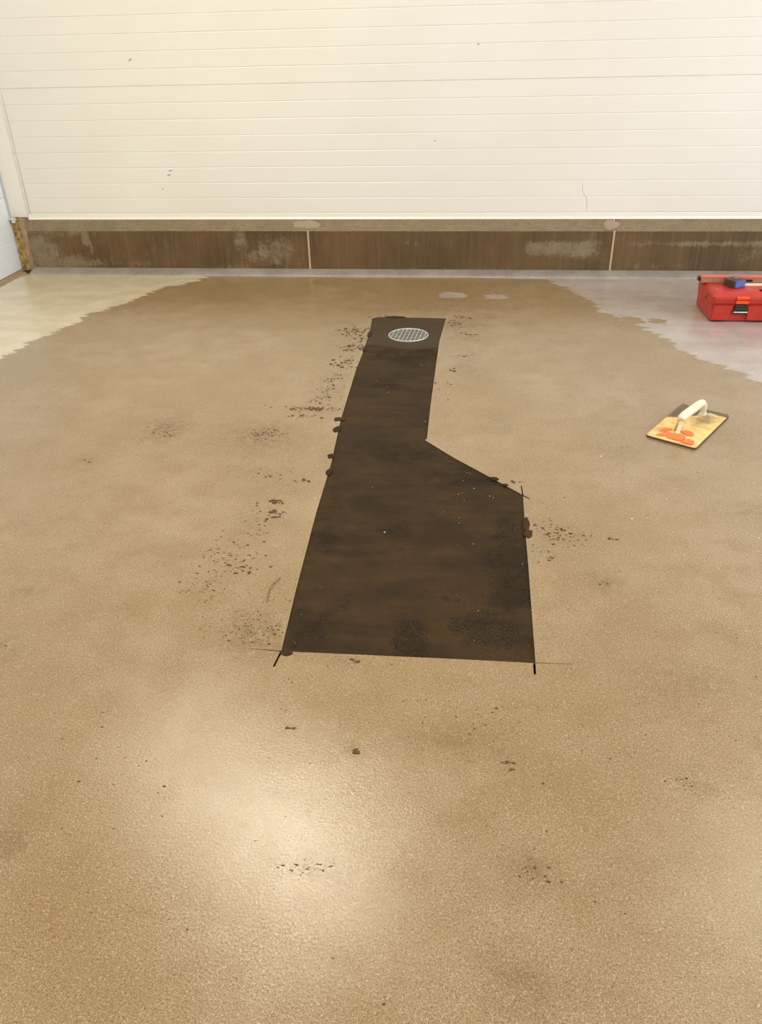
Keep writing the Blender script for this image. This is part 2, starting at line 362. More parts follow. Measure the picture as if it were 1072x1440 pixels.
patch = grow(patch, .0035)
fill('trowelled_mortar', patch[:ci]+[(x, y+.008) for x, y in split[::-1]]+patch[cj:], M_mortar, .012, -.0032, .0016)
s = fill('drain_surround', patch[ci:cj]+split, M_surround, .014, -.0025, .0006, dr); s['label'] = 'smoother greyish mortar around the drain'
# lumps of mortar squeezed over the edge of the cut
def lump(x, y, rx, ry, h, seed, ang=0):
    rnd = random.Random(seed); n = 11; bm = bmesh.new(); rings = []
    R = [1+rnd.uniform(-.2, .2) for _ in range(n)]
    for s_, z in ((1, 0), (.86, h*.7), (.5, h)):
        ring = []
        for k in range(n):
            a = 2*math.pi*k/n; px, py = rx*R[k]*s_*math.cos(a), ry*R[k]*s_*math.sin(a)
            ring.append(bm.verts.new((x-org.x+px*math.cos(ang)-py*math.sin(ang), y-org.y+px*math.sin(ang)+py*math.cos(ang), z+.0005)))
        rings.append(ring)
    for a, b in zip(rings, rings[1:]):
        for k in range(n): bm.faces.new((a[k], a[(k+1) % n], b[(k+1) % n], b[k]))
    bm.faces.new(rings[-1]); bm.faces.new(rings[0][::-1])
    o = obj('mortar_lump', bm, M_mortar, mp, True); attr(o, 'rough', [.25]*len(o.data.vertices))
for i, (x, y, rx, ry, a) in enumerate([(-.560, 3.145, .028, .022, .2), (-.552, 3.045, .018, .034, 0), (-.540, 2.79, .014, .02, 0), (-.526, 2.66, .012, .03, 0), (.228, 2.33, .014, .05, 0), (.231, 2.27, .016, .03, 0),
                                       (-.43, 4.615, .06, .016, 0), (-.463, 1.612, .018, .012, 0), (-.515, 4.20, .0, .0, 0), (-.562, 4.30, .012, .05, 0), (-.562, 4.05, .01, .04, 0), (.12, 2.645, .02, .014, -.8), (.16, 2.60, .012, .01, 0)]):
    if rx: lump(x+(.010 if x < -.5 else -.005 if x > .2 else 0), y, rx, ry, .0016, i+3, a)

# ------------------------------------------------------------ loose mortar crumbs
def crumbs():
    V = []; F = []; rnd = random.Random(5)
    def crumb(x, y, s):
        n = 5; b = len(V); a0 = rnd.uniform(0, 6.28); e = rnd.uniform(.5, 1)
        for lv, (sc, z) in enumerate(((1, 0.0003), (.7, .4*s))):
            for k in range(n):
                a = a0+2*math.pi*k/n; r = s*sc*rnd.uniform(.7, 1.2)
                V.append((x+r*math.cos(a)*1.2, y+r*math.sin(a)*e, z))
        V.append((x, y, .55*s))
        for k in range(n):
            k2 = (k+1) % n; F.append((b+k, b+k2, b+n+k2, b+n+k)); F.append((b+n+k, b+n+k2, b+2*n))
    cl = [(-.63, 4.33, .10, .07, 110, .007), (-.60, 4.08, .07, .06, 60, .008), (-.57, 4.22, .05, .08, 20, .008), (-.62, 3.84, .05, .07, 45, .008), (-.65, 3.6, .05, .07, 25, .007), (-.66, 3.38, .06, .1, 60, .006), (-.71, 3.25, .10, .02, 110, .006),
          (-.70, 3.16, .06, .02, 16, .008), (-.85, 2.97, .07, .05, 110, .0045), (-.76, 2.66, .12, .05, 20, .004), (-.70, 2.6, .07, .03, 14, .006), (-.60, 2.58, .03, .015, 12, .007), (-.67, 2.42, .04, .012, 22, .009), (-.65, 2.33, .03, .025, 18, .008), (-.69, 2.25, .02, .04, 9, .006),
          (-.74, 2.05, .12, .14, 120, .0045), (-.68, 2.3, .08, .1, 40, .004), (-.66, 1.75, .14, .1, 70, .003), (-.70, 2.0, .05, .03, 22, .0075), (-.75, 1.85, .08, .06, 40, .0035), (-.79, 1.87, .04, .01, 10, .005), (-.58, 1.73, .06, .06, 70, .0035), (-.62, 1.67, .07, .03, 30, .0035), (-.52, 1.70, .02, .04, 30, .004), (-.6, 1.9, .1, .1, 30, .0028),
          (.31, 2.26, .06, .06, 45, .0055), (.29, 2.33, .03, .04, 14, .005), (.38, 2.24, .06, .05, 24, .005), (.51, 2.255, .03, .006, 6, .007), (.28, 2.15, .04, .05, 14, .005), (.2, 2.62, .03, .02, 6, .007),
          (-.06, 3.76, .04, .03, 16, .006), (-.08, 4.5, .04, .05, 50, .006), (0, 4.32, .08, .03, 30, .006), (-.02, 4.62, .08, .03, 40, .006), (-.02, 3.97, .05, .03, 16, .006), (-.1, 3.55, .04, .1, 10, .006), (-.5, 4.62, .1, .03, 30, .005),
          (-.265, .985, .04, .016, 20, .0036), (-.30, .967, .025, .009, 12, .0034), (-.345, .975, .004, .004, 2, .005), (.165, 1.01, .03, .03, 14, .004), (.13, 1.285, .012, .006, 8, .005), (.135, 1.262, .008, .003, 4, .005), (-.23, 1.287, .005, .007, 6, .007), (-.39, 1.345, .014, .003, 8, .005),
          (.52, 1.25, .02, .02, 10, .0045), (-1.26, 1.56, .02, .03, 5, .003), (-.87, 1.357, .01, .004, 3, .004), (-1.3, 3.0, .07, .06, 35, .0045), (-1.28, 2.94, .03, .02, 10, .006), (-1.52, 2.69, .03, .02, 8, .005), (-.27, 1.595, .007, .012, 8, .008),
          (.0, 1.42, .2, .08, 24, .004), (.44, 2.0, .02, .01, 4, .006), (1.1, 1.35, .1, .1, 6, .003), (.24, 1.45, .3, .15, 18, .0035), (-.2, 1.35, .3, .1, 16, .0035), (-.8, 1.2, .3, .15, 18, .004), (0, 4.9, .5, .15, 30, .004), (.6, 3.0, .4, .4, 20, .003)]
    for cx, cy, rx, ry, n, s in cl:
        for _ in range(n):
            x, y = rnd.gauss(cx, rx*.6), rnd.gauss(cy, ry*.6)
            if inside(np.array([x]), np.array([y]), hole)[0] or math.hypot(x-.94, y-3.16) < .24: continue
            crumb(x, y, s*rnd.uniform(.22, .85)*(1 if rnd.random() < .85 else 1.5))
    for _ in range(260):
        x, y = rnd.uniform(-2, 1.4), rnd.uniform(.6, 3.2)
        if inside(np.array([x]), np.array([y]), hole)[0]: continue
        crumb(x, y, rnd.uniform(.0012, .003))
    o = pyobj('mortar_crumbs', V, F, M_crumb)
    tag(o, 'loose dark mortar crumbs scattered along the edges of the fresh patch', 'crumbs', kind='stuff')
crumbs()

# ------------------------------------------------------------ drain
d = empty('floor_drain', (dr[0], dr[1], 0)); tag(d, 'round metal grid drain cover set in the far end of the mortar patch', 'drain')
bm = bmesh.new()
prof = [(.112, -.004), (.112, .0012), (.1105, .0022), (.1085, .0022), (.107, .0012), (.107, -.003)]
N = 48; rings = [[bm.verts.new((r*math.cos(2*math.pi*k/N), r*math.sin(2*math.pi*k/N), z)) for k in range(N)] for r, z in prof]
for a, b in zip(rings, rings[1:]+rings[:1]):
    for k in range(N): bm.faces.new((a[k], a[(k+1) % N], b[(k+1) % N], b[k]))
obj('rim', bm, M_galv, d, True)
for ax in (0, 1):
    for i in range(-4, 5):
        c = i*.0225+.002; h = math.sqrt(max(.108**2-c*c, 0))
        bm = bmesh.new()
        if ax == 0: box(bm, c-.0013, c+.0013, -h, h, -.0012, .0015)
        else: box(bm, -h, h, c-.0019, c+.0019, -.0015, .0012)
        o = obj('grate_bar', bm, M_galv, d); o.rotation_euler = (0, 0, math.radians(-5))
bm = bmesh.new(); r2 = [(.113, -.004), (.113, -.10), (.0001, -.10)]
rings = [[bm.verts.new((r*math.cos(2*math.pi*k/N), r*math.sin(2*math.pi*k/N), z)) for k in range(N)] for r, z in r2]
for a, b in zip(rings, rings[1:]):
    for k in range(N): bm.faces.new((b[k], b[(k+1) % N], a[(k+1) % N], a[k]))
obj('drain_cup', bm, M_pit, d, True)

# ------------------------------------------------------------ back wall: kerb, cove, panels
wb = empty('wall_back', (0, 5.66, 0)); wb['kind'] = 'structure'
oy = 5.66
PX0, PX1 = -3.19, XR
def panel(z0, z1, ribs, x0=PX0, x1=PX1):
    zs = [(z0, .004), (z0+.004, 0)]
    for r in sorted(ribs): zs += [(r-.005, 0), (r-.001, .0024), (r+.001, .0024), (r+.003, 0)]
    zs += [(z1-.003, 0), (z1, .004)]
    V = []; 
    for z, dd in zs: V += [(x0, dd, z), (x1, dd, z)]
    n = len(zs); F = [(2*i, 2*i+1, 2*i+3, 2*i+2) for i in range(n-1)]
    b = len(V); V += [(x0, .08, z0), (x1, .08, z0), (x0, .08, z1), (x1, .08, z1)]
    F += [(b+1, b, b+2, b+3), (0, b, b+1, 1), (2*n-2, 2*n-1, b+3, b+2)]
    return pyobj('wall_panel', V, F, M_panel, wb)
sp_ = .0986
panel(.366, 1.1868, [1.187-sp_*i for i in range(1, 9)])
panel(1.1872, 2.27, [1.187+sp_*i for i in range(1, 11)])
panel(2.2704, ZC, [2.27+sp_*i for i in range(1, 15)])
# flashing under the panels
V = []; pr = [(.0, .398), (-.004, .394), (-.005, .372), (-.014, .360), (-.014, .357), (.05, .357)]
for y, z in pr: V += [(-3.175, y, z), (XR, y, z)]
pyobj('base_flashing', V, [(2*i+1, 2*i, 2*i+2, 2*i+3) for i in range(len(pr)-1)], M_trim, wb)
# marks on the panels
for i, (x, z, l, a) in enumerate([(-2.229, 1.339, .025, .7), (-2.069, .675, .03, .2), (-2.084, .648, .03, .3), (-2.145, .556, .012, 1.2), (.001, 1.38, .014, .3), (-.258, .843, .010, 1), (1.712, .389, .03, .1)]):
    bm = bmesh.new(); tube(bm, [(x-l/2*math.cos(a), -.0005, z-l/2*math.sin(a)), (x, -.0012, z), (x+l/2*math.cos(a), -.0005, z+l/2*math.sin(a))], [.0008, .003, .0008], 6)
    obj('scuff_mark', bm, M_scuff, wb)
bm = bmesh.new(); tube(bm, catmull([(.715, .0005, .59), (.725, -.0012, .53), (.752, -.0018, .49), (.76, -.001, .43), (.757, .0005, .405)], 5), .0022, 6); obj('dent_crease', bm, M_panel, wb, True)

kb = empty('baseboard_back', (0, 5.66, 0)); kb['kind'] = 'structure'
joints = [-1.128, .948]
ends = [(-3.19, joints[0]-.006), (joints[0]+.006, joints[1]-.006), (joints[1]+.006, XR)]
def strip(name, x0, x1, prof, mat, parent, nx, dryf=None, sub=3):
    P = []
    for (y0, z0), (y1, z1) in zip(prof, prof[1:]):
        for k in range(sub): t = k/sub; P.append((y0+(y1-y0)*t, z0+(z1-z0)*t))
    P.append(prof[-1]); m = len(P)
    V = [(x0+(x1-x0)*i/nx, y-oy, z) for i in range(nx+1) for y, z in P]
    F = [(i*m+j, (i+1)*m+j, (i+1)*m+j+1, i*m+j+1) for i in range(nx) for j in range(m-1)]
    F.append(tuple(range(m))); F.append(tuple(nx*m+j for j in reversed(range(m))))
    o = pyobj(name, V, F, mat, parent)
    if dryf: attr(o, 'dry', [dryf(v[0], v[2]) for v in V])
    return o
def dryface(x, z):
    r = .12
    def bl(cx, cz, rx, rz, a, p=2): return a*math.exp(-abs((x-cx)/rx)**p-abs((z-cz)/rz)**p)
    r = max(r, bl(-3.1, .12, .16, .2, .95), bl(-2.85, .06, .28, .07, .8), bl(-2.75, .25, .035, .07, 1.0, 4), bl(-2.72, .18, .02, .05, .9), bl(-2.95, .28, .45, .035, .7))
    r = max(r, bl(-1.60, .22, .07, .09, .7), bl(-1.38, .12, .24, .16, .62), bl(-2.4, .05, .3, .03, .5), bl(-2.2, .2, .25, .08, .3), bl(-1.75, .16, .35, .01, .65), bl(-1.7, .04, .4, .03, .45))
    r = max(r, bl(.62, .17, .27, .055, .85, 6), bl(.8, .25, .06, .06, .45), bl(.98, .16, .2, .15, .3))
    r = max(r, bl(1.9, .15, .3, .12, .4), bl(1.8, .21, .9, .008, .75), bl(1.3, .06, .4, .04, .3), bl(.3, .04, 2, .015, .4), bl(-.4, .205, .35, .006, .55))
    return r
face = [(5.60, -.02), (5.60, .03), (5.60, .12), (5.60, .21), (5.60, .288)]
for x0, x1 in ends:
    strip('kerb_face', x0, x1, face+[(5.70, .288)], M_kerb, kb, 160, dryface)
    strip('kerb_coping', x0, x1, [(5.598, .288), (5.640, .352), (5.648, .358), (5.70, .358)], M_kerb, kb, 60, lambda x, z: 1.25)
for jx, lean in ((joints[0], .0), (joints[1], .0)):
    bm = bmesh.new(); box(bm, jx-.0065, jx+.0065, -.067, -.03, .03, .295, .003); obj('joint_sealant', bm, M_seal, kb)
def putty(x, z, rx, rz, seed, n=14):
    rnd = random.Random(seed); bm = bmesh.new(); R = [1+rnd.uniform(-.15, .15) for _ in range(n)]; rr = []
    nrm = Vector((0, -.836, .549)); up = Vector((0, .549, .836)); ctr = Vector((x, 5.618-oy, .32))+up*(z-.32)*1.0
    for s_, h in ((1, .0005), (.85, .004), (.4, .005)):
        rr.append([bm.verts.new(ctr+Vector((1, 0, 0))*rx*R[k]*s_*math.cos(2*math.pi*k/n)+up*rz*R[k]*s_*math.sin(2*math.pi*k/n)+nrm*h) for k in range(n)])
    for a, b in zip(rr, rr[1:]):
        for k in range(n): bm.faces.new((a[k], a[(k+1) % n], b[(k+1) % n], b[k]))
    bm.faces.new(rr[-1]); obj('putty_patch', bm, M_putty, kb, True)
putty(.925, .325, .05, .035, 2); putty(-1.14, .328, .10, .032, 9)
# cove strip at the foot of the kerb
o = strip('cove_strip', -3.19, XR, [(5.508, 0), (5.514, .010), (5.545, .020), (5.598, .031), (5.61, .031)], M_cove, kb, 60)
# far left end: raw kerb end, insulation, corner trims, door
bm = bmesh.new()
def rough_bar(x0, x1, y0, y1, z0, z1, n, amp, seed):
    bm = bmesh.new(); rnd = random.Random(seed); rr = []
    for i in range(n+1):
        z = z0+(z1-z0)*i/n; q = lambda: rnd.uniform(-amp, amp)
        rr.append([bm.verts.new(v) for v in ((x0+q()*.3, y0+q(), z), ((x0+x1)/2+q(), y0+q()*1.5, z), (x1+q(), y0+q(), z), (x1, y1, z), (x0, y1, z))])
    for a, b in zip(rr, rr[1:]):
        for k in range(5): bm.faces.new((a[k], a[(k+1) % 5], b[(k+1) % 5], b[k]))
    bm.faces.new(rr[0][::-1]); bm.faces.new(rr[-1]); return bm
obj('insulation_strip', rough_bar(-3.306, -3.262, -.03, .05, 0, .372, 16, .006, 3), M_foam, kb)
obj('insulation_strip', rough_bar(-3.262, -3.225, -.045, .05, 0, .372, 14, .006, 4), M_foam, kb)
o = obj('kerb_end', rough_bar(-3.225, -3.188, -.060, .03, .0, .365, 12, .004, 5), M_sill, kb)

t1 = empty('trim_1', (-3.2, 5.66, .36)); t1['kind'] = 'structure'
bm = bmesh.new(); box(bm, -.105, .02, -.003, .03, .012, ZC-.36); obj('corner_flashing', bm, M_trim, t1)
for x in (.020, .043):
    bm = bmesh.new(); tube(bm, [(x, -.001, .012), (x, -.001, ZC-.36)], .0035 if x > .03 else .002, 8); obj('flashing_bead', bm, M_trim, t1, True)
bm = bmesh.new(); box(bm, -.105, -.045, -.05, -.01, .0, .012, .002); box(bm, -.085, -.055, -.052, -.046, -.02, .02, .002); obj('flashing_bracket', bm, M_galv, t1)

d1 = empty('door_1', (XL, 5.63, 0)); d1['kind'] = 'structure'
for i in range(7):
    z0 = .012+i*.5; z1 = min(z0+.497, 3.2)
    V = []; zs = [z0]+[z0+.1*k+e for k in range(1, 5) for e in (-.004, 0, .004)]+[z1]
    dd = [0]+[v for k in range(4) for v in (0, -.003, 0)]+[0]
    for z, q in zip(zs, dd): V += [(q, 0, z), (q, -5.0, z)]
    n = len(zs); F = [(2*k, 2*k+1, 2*k+3, 2*k+2) for k in range(n-1)]
    b = len(V); V += [(-.04, 0, z0), (-.04, -5, z0), (-.04, 0, z1), (-.04, -5, z1)]
    F += [(b, b+1, 1, 0), (2*n-2, 2*n-1, b+3, b+2), (0, 2*n-2, b+2, b), (1, b+1, b+3, 2*n-1)]
    pyobj('door_section', V, F, M_white, d1)
bm = bmesh.new(); box(bm, -.035, .004, -5, 0, -.0, .012); obj('bottom_seal', bm, M_greyblk, d1)
t2 = obj('trim_2', rough_bar(0, .1, 0, .1, 0, .1, 1, 0, 1), M_sill); 
me = t2.data; bm = bmesh.new(); rnd = random.Random(2)
rr = []
for i in range(60):
    y = 5.62-i*.06
    wv = .075+.015*noise.noise((y*3, 1, 2))+(.02 if i < 3 else 0)
    rr.append([bm.verts.new((XL+.002, y, .010)), bm.verts.new((XL+wv*.6, y, .009+rnd.uniform(-.002, .002))), bm.verts.new((XL+wv, y, .0))])
for a, b in zip(rr, rr[1:]):
    for k in range(2): bm.faces.new((a[k], b[k], b[k+1], a[k+1]))
bm.to_mesh(me); bm.free(); t2['kind'] = 'structure'
# small broken hole in the corner, its darkness painted on a raised brown patch
bm = bmesh.new(); n = 12; rr = []
for s_, z in ((1, .012), (.75, .013), (.3, .0125)):
    rr.append([bm.verts.new((-3.225+.05*s_*math.cos(2*math.pi*k/n)*(1+.2*math.sin(3*k)), 5.575+.035*s_*math.sin(2*math.pi*k/n)*(1+.2*math.cos(2*k)), z)) for k in range(n)])
for a, b in zip(rr, rr[1:]):
    for k in range(n): bm.faces.new((a[k], a[(k+1) % n], b[(k+1) % n], b[k]))
bm.faces.new(rr[-1])
o = obj('corner_hole', bm, simple('hole_dark_brown', (70, 44, 26), .9, var=.4, scale=60)); o.parent = t2

# remaining room shell
def wallobj(name, boxes, mat):
    bm = bmesh.new()
    for b in boxes: box(bm, *b)
    o = obj(name, bm, mat); o['kind'] = 'structure'; return o
wallobj('ceiling', [(XL-.2, XR+.2, YC-.1, 5.95, ZC, ZC+.1)], M_ceil)
wallobj('wall_left', [(XL-.15, XL, YC, .62, 0, ZC), (XL-.15, XL, .62, 5.9, 3.25, ZC), (XL-.15, XL-.05, .62, 5.9, -.03, 3.25)], M_panel)
wallobj('wall_right', [(XR, XR+.15, YC, 1.6, 0, ZC), (XR, XR+.15, 3.8, 5.95, 0, ZC), (XR, XR+.15, 1.6, 3.8, 0, 1.05), (XR, XR+.15, 1.6, 3.8, 2.55, ZC)], M_panel)
wallobj('wall_front', [(XL-.15, -1.0, YC-.15, YC, 0, ZC), (2.2, XR+.15, YC-.15, YC, 0, ZC), (-1.0, 2.2, YC-.15, YC, 2.65, ZC)], M_panel)

# ------------------------------------------------------------ red tool case
tb = empty('tool_case', (1.36, 4.585, 0)); tag(tb, 'red plastic tool case with black latches standing near the kerb', 'tool box')
W, D = .60, .335
def rring(x0, x1, y0, y1, r, z, bm, n=4):
    vs = []
    for cx, cy, a0 in ((x1-r, y0+r, -90), (x1-r, y1-r, 0), (x0+r, y1-r, 90), (x0+r, y0+r, 180)):
        for k in range(n+1):
            a = math.radians(a0+90*k/n); vs.append(bm.verts.new((cx+r*math.cos(a), cy+r*math.sin(a), z)))
    return vs
def loft(levels):
    bm = bmesh.new(); R = [rring(*l, bm) for l in levels]
    for a, b in zip(R, R[1:]):
        n = len(a)
        for k in range(n): bm.faces.new((a[k], a[(k+1) % n], b[(k+1) % n], b[k]))
    bm.faces.new(R[0][::-1]); bm.faces.new(R[-1]); return bm
def lv(i, z, r=.012, ix=None): ix = i if ix is None else ix; return (ix, W-ix, i, D-i, r, z)
obj('case_body', loft([lv(.022, 0), lv(.014, .004), lv(.008, .010), lv(.004, .09), lv(.003, .1018), lv(.004, .1022)]), M_red, tb)
obj('case_lid', loft([lv(.003, .1024), lv(.002, .1030), lv(.0, .143, .014), lv(.003, .149, .014), lv(.028, .158, .014, .012), lv(.034, .163, .012, .022), lv(.04, .165, .012, .027)]), M_red, tb)
# raised front fields either side of each latch
def field(x0b, x1b, x0t, x1t, z0, z1, name):
    bm = bmesh.new(); yb, yt = .004, -.001; th = .011
    a = [(x0b, yb, z0), (x1b, yb, z0), (x1t, yt, z1), (x0t, yt, z1)]
    f1 = [bm.verts.new(p) for p in a]; f2 = [bm.verts.new((p[0]+(.004 if i in (0, 3) else -.004), p[1]-th, p[2]+(.004 if i < 2 else -.003))) for i, p in enumerate(a)]
    bm.faces.new(f2)
    for k in range(4): bm.faces.new((f1[k], f1[(k+1) % 4], f2[(k+1) % 4], f2[k]))
    obj(name, bm, M_red, tb)
for nm, z0, z1, t0, t1_ in (('front_field', .012, .098, 0, .6), ('lid_field', .106, .141, .6, 1)):
    L_ = lambda a, b, t: a+(b-a)*t
    for (xa, xb, ya, yb_) in ((.012, .012, .108, .128), (.205, .193, .395, .407), (.492, .472, .588, .588)):
        field(L_(xa, xb, t0), L_(ya, yb_, t0), L_(xa, xb, t1_), L_(ya, yb_, t1_), z0, z1, nm)
def latch(x):
    L0 = empty('latch', (x, 0, .05), parent=tb)
    bm = bmesh.new(); box(bm, -.036, .034, -.012, .002, .0, .052, .003); obj('latch_plate', bm, M_blackp, L0)
    bm = bmesh.new(); tube(bm, [(-.038, -.013, .012), (.036, -.013, .012)], .0035, 8); obj('latch_bar', bm, M_galv, L0)
    bm = bmesh.new(); box(bm, -.03, .03, -.014, -.010, .030, .034, .001); box(bm, -.03, .03, -.014, -.010, .045, .048, .001); obj('latch_ridge', bm, M_greyblk, L0)
    bm = bmesh.new(); box(bm, -.034, .036, -.009, .004, .056, .076, .004); box(bm, -.034, .036, -.011, .012, .080, .096, .004); obj('latch_hinge', bm, M_orange, L0)
latch(.165); latch(.435)
bm = bmesh.new(); tube(bm, [(-.002, .13, .11), (.006, .13, .11)], [.011, .011], 16); obj('side_rivet', bm, M_greyblk, tb)
bm = bmesh.new(); tube(bm, [(-.004, .13, .11), (.0, .13, .11)], [.006, .006], 12); obj('rivet_pin', bm, M_brass, tb)
bm = bmesh.new(); tube(bm, catmull([(.275, .075, .166), (.275, .05, .17), (.30, .045, .172), (.36, .045, .172), (.385, .05, .17), (.385, .075, .166)], 5), .006, 10)
obj('carry_handle', bm, M_blackp, tb, True)
for p in tb.children:
    if p.name.startswith('carry_handle'): p.location = (.0, .0, -.001)
# small pocket gauge box on the lid
g = empty('tape_measure', (1.497, 4.673, .1655), math.radians(38)); tag(g, 'small dark tape measure with a blue side on the red tool case', 'tape measure')
bm = bmesh.new(); box(bm, 0, .08, 0, .088, 0, .044, .006, 3); obj('tape_case', bm, M_greyblk, g)
bm = bmesh.new(); box(bm, .006, .076, -.001, .002, .004, .040, .001); obj('side_label', bm, M_blue, g)
bm = bmesh.new(); box(bm, -.001, .002, .008, .08, .008, .036, .001); obj('front_cover', bm, simple('dark_cover', (64, 52, 44), .6), g)
bm = bmesh.new(); tube(bm, [(.04, .044, .043), (.04, .044, .047)], [.024, .022], 20); obj('lock_button', bm, M_blackp, g)
bm = bmesh.new(); tube(bm, [(.04, .044, .046), (.04, .044, .049)], [.012, .011], 16); obj('button_cap', bm, M_blue, g)
g.rotation_euler = (0, 0, math.radians(30))
# spirit level lying across the back of the lid
lv_ = empty('spirit_level', (1.33, 4.80, .1655), math.radians(0)); tag(lv_, 'long red and tan spirit level lying across the tool case', 'spirit level')
bm = bmesh.new(); box(bm, .012, .62, 0, .052, .0, .030, .002); obj('level_body', bm, M_leveltan, lv_)
bm = bmesh.new(); box(bm, .010, .622, -.001, .053, .022, .034, .002); obj('level_top', bm, M_levelred, lv_)
for x in (-.006, .622):
    bm = bmesh.new(); box(bm, x+(.004 if x < 0 else 0), x+(.016 if x < 0 else .012), .010, .044, .006, .030, .004); obj('end_cap', bm, M_blackp, lv_)
bm = bmesh.new(); box(bm, .23, .30, -.003, .0, .008, .020, .001); obj('vial_window', bm, M_blackp, lv_)
fr = empty('folding_ruler', (1.545, 4.735, .1655), math.radians(1)); tag(fr, 'white folding ruler lying in front of the level on the case', 'ruler')
for i in range(3):
    bm = bmesh.new(); box(bm, .0+.004*i, .24, 0, .018, .0036*i, .0036*i+.0032, .0008, 1); obj('ruler_leaf', bm, M_rule, fr)
bm = bmesh.new(); tube(bm, [(.014, .009, .01), (.014, .009, .0122)], [.005, .005], 12); obj('ruler_rivet', bm, M_brass, fr)

# ------------------------------------------------------------ plastering float
fl = empty('plastering_float', (.941, 3.156, 0), math.radians(57)); tag(fl, 'worn yellow plastering float with cream handle and orange flakes on wet floor', 'float')
LX, LY = .1985, .1035
nx, ny = 48, 26; V = []
def fz(x, y): return .016
for i in range(nx+1):
    for j in range(ny+1):
        x = -LX+2*LX*i/nx; y = -LY+2*LY*j/ny
        cx = max(0, abs(x)-(LX-.012)); cy = max(0, abs(y)-(LY-.012))
        if cx > 0 and cy > 0:
            k = .012/max(.012, math.hypot(cx, cy)); x = math.copysign(LX-.012+cx*k, x); y = math.copysign(LY-.012+cy*k, y)
        V.append((x, y, .010))
F = [(i*(ny+1)+j, (i+1)*(ny+1)+j, (i+1)*(ny+1)+j+1, i*(ny+1)+j+1) for i in range(nx) for j in range(ny)]
bt = pyobj('board_face', V, F, M_fboard, fl)
bd = np.interp([v[1] for v in V], [-.1, -.06, -.03, 0, .02, .05, .1], [.158, .165, .168, .12, .092, .06, .022])
attr(bt, 'dark', np.array([v[0] for v in V])-bd)
attr(bt, 'grime', [max(math.exp(-((v[0]-.10)/.07)**2-((v[1]+.04)/.05)**2)*.8, .25*math.exp(-((v[0]+.1)/.05)**2-((v[1]-.0)/.03)**2)) for v in V])
bm = bmesh.new(); r = rring(-LX, LX, -LY, LY, .012, .0003, bm); r2 = rring(-LX-.001, LX+.001, -LY-.001, LY+.001, .012, .004, bm); r3 = rring(-LX, LX, -LY, LY, .012, .0099, bm)
for a, b in ((r, r2), (r2, r3)):
    for k in range(len(a)): bm.faces.new((a[k], a[(k+1) % len(a)], b[(k+1) % len(a)], b[k]))
bm.faces.new(r[::-1]); obj('board_edge', bm, M_fside, fl)
# handle: arched grip with a thin front post and a thick bent rear post
G = catmull([(-.106, .004, .068), (-.09, .004, .076), (-.04, .0, .079), (.03, -.004, .079), (.085, -.006, .077), (.118, -.007, .068), (.134, -.008, .048), (.140, -.008, .028), (.142, -.008, .010)], 4)
m = len(G); rad = [.0145+.004*math.sin(math.pi*min(1, i/(m*.6)))-(.006*max(0, (i/m-.8)/.2)) for i in range(m)]
rad[0] = .009; rad[1] = .013
bm = bmesh.new(); tube(bm, G, rad, 14); obj('grip', bm, M_grip, fl, True)
bm = bmesh.new(); tube(bm, catmull([(-.092, .004, .074), (-.098, .004, .05), (-.106, .005, .03), (-.112, .005, .010)], 4), [.011, .0105, .010, .009, .0085, .008, .008, .008, .008, .008, .009, .010, .012], 12)
obj('front_post', bm, M_grip, fl, True)
bm = bmesh.new(); tube(bm, [(-.088, .020, .0105), (-.088, .019, .035), (-.090, .012, .062)], [.007, .0055, .006], 10); obj('post_brace', bm, simple('brace_yellow', (206, 170, 80), .5, var=.2, scale=80), fl, True)
bm = bmesh.new(); prism(bm, [(.12, -.022), (.165, -.022), (.168, .006), (.122, .008)], .010, .0125, .001); obj('rear_foot_plate', bm, M_galv, fl)
polys = [[(.800, 3.080), (.818, 3.108), (.842, 3.122), (.868, 3.112), (.866, 3.094), (.838, 3.082)], [(.778, 3.042), (.800, 3.058), (.828, 3.082), (.848, 3.078), (.856, 3.060), (.838, 3.040), (.806, 3.030)], [(.888, 3.088), (.912, 3.096), (.940, 3.084), (.944, 3.058), (.934, 3.034), (.912, 3.040), (.896, 3.062)],
         [(.816, 3.022), (.834, 3.046), (.850, 3.064), (.868, 3.060), (.882, 3.066), (.890, 3.044), (.906, 3.026), (.898, 3.004), (.876, 2.988), (.856, 2.990), (.838, 3.008)], [(.894, 3.006), (.910, 3.012), (.928, 2.992), (.926, 2.970), (.908, 2.950), (.884, 2.968), (.866, 2.982)]]
ca, sa = math.cos(math.radians(57)), math.sin(math.radians(57))
for q, poly in enumerate(polys):
    loc = [((x-.941)*ca+(y-3.156)*sa, -(x-.941)*sa+(y-3.156)*ca) for x, y in poly]
    loc = [(max(-LX+.004, min(LX-.004, a)), max(-LY+.004, min(LY-.004, b))) for a, b in loc]
    ar = sum(loc[i][0]*loc[(i+1) % len(loc)][1]-loc[(i+1) % len(loc)][0]*loc[i][1] for i in range(len(loc)))
    if ar < 0: loc = loc[::-1]
    mx = sum(a for a, b in loc)/len(loc); my = sum(b for a, b in loc)/len(loc); loc = [(mx+(a-mx)*.88, my+(b-my)*.86) for a, b in loc]
    bm = bmesh.new(); prism(bm, loc, .0102, .0125+.0008*q, .0010); obj('orange_flake', bm, M_orangef, fl)

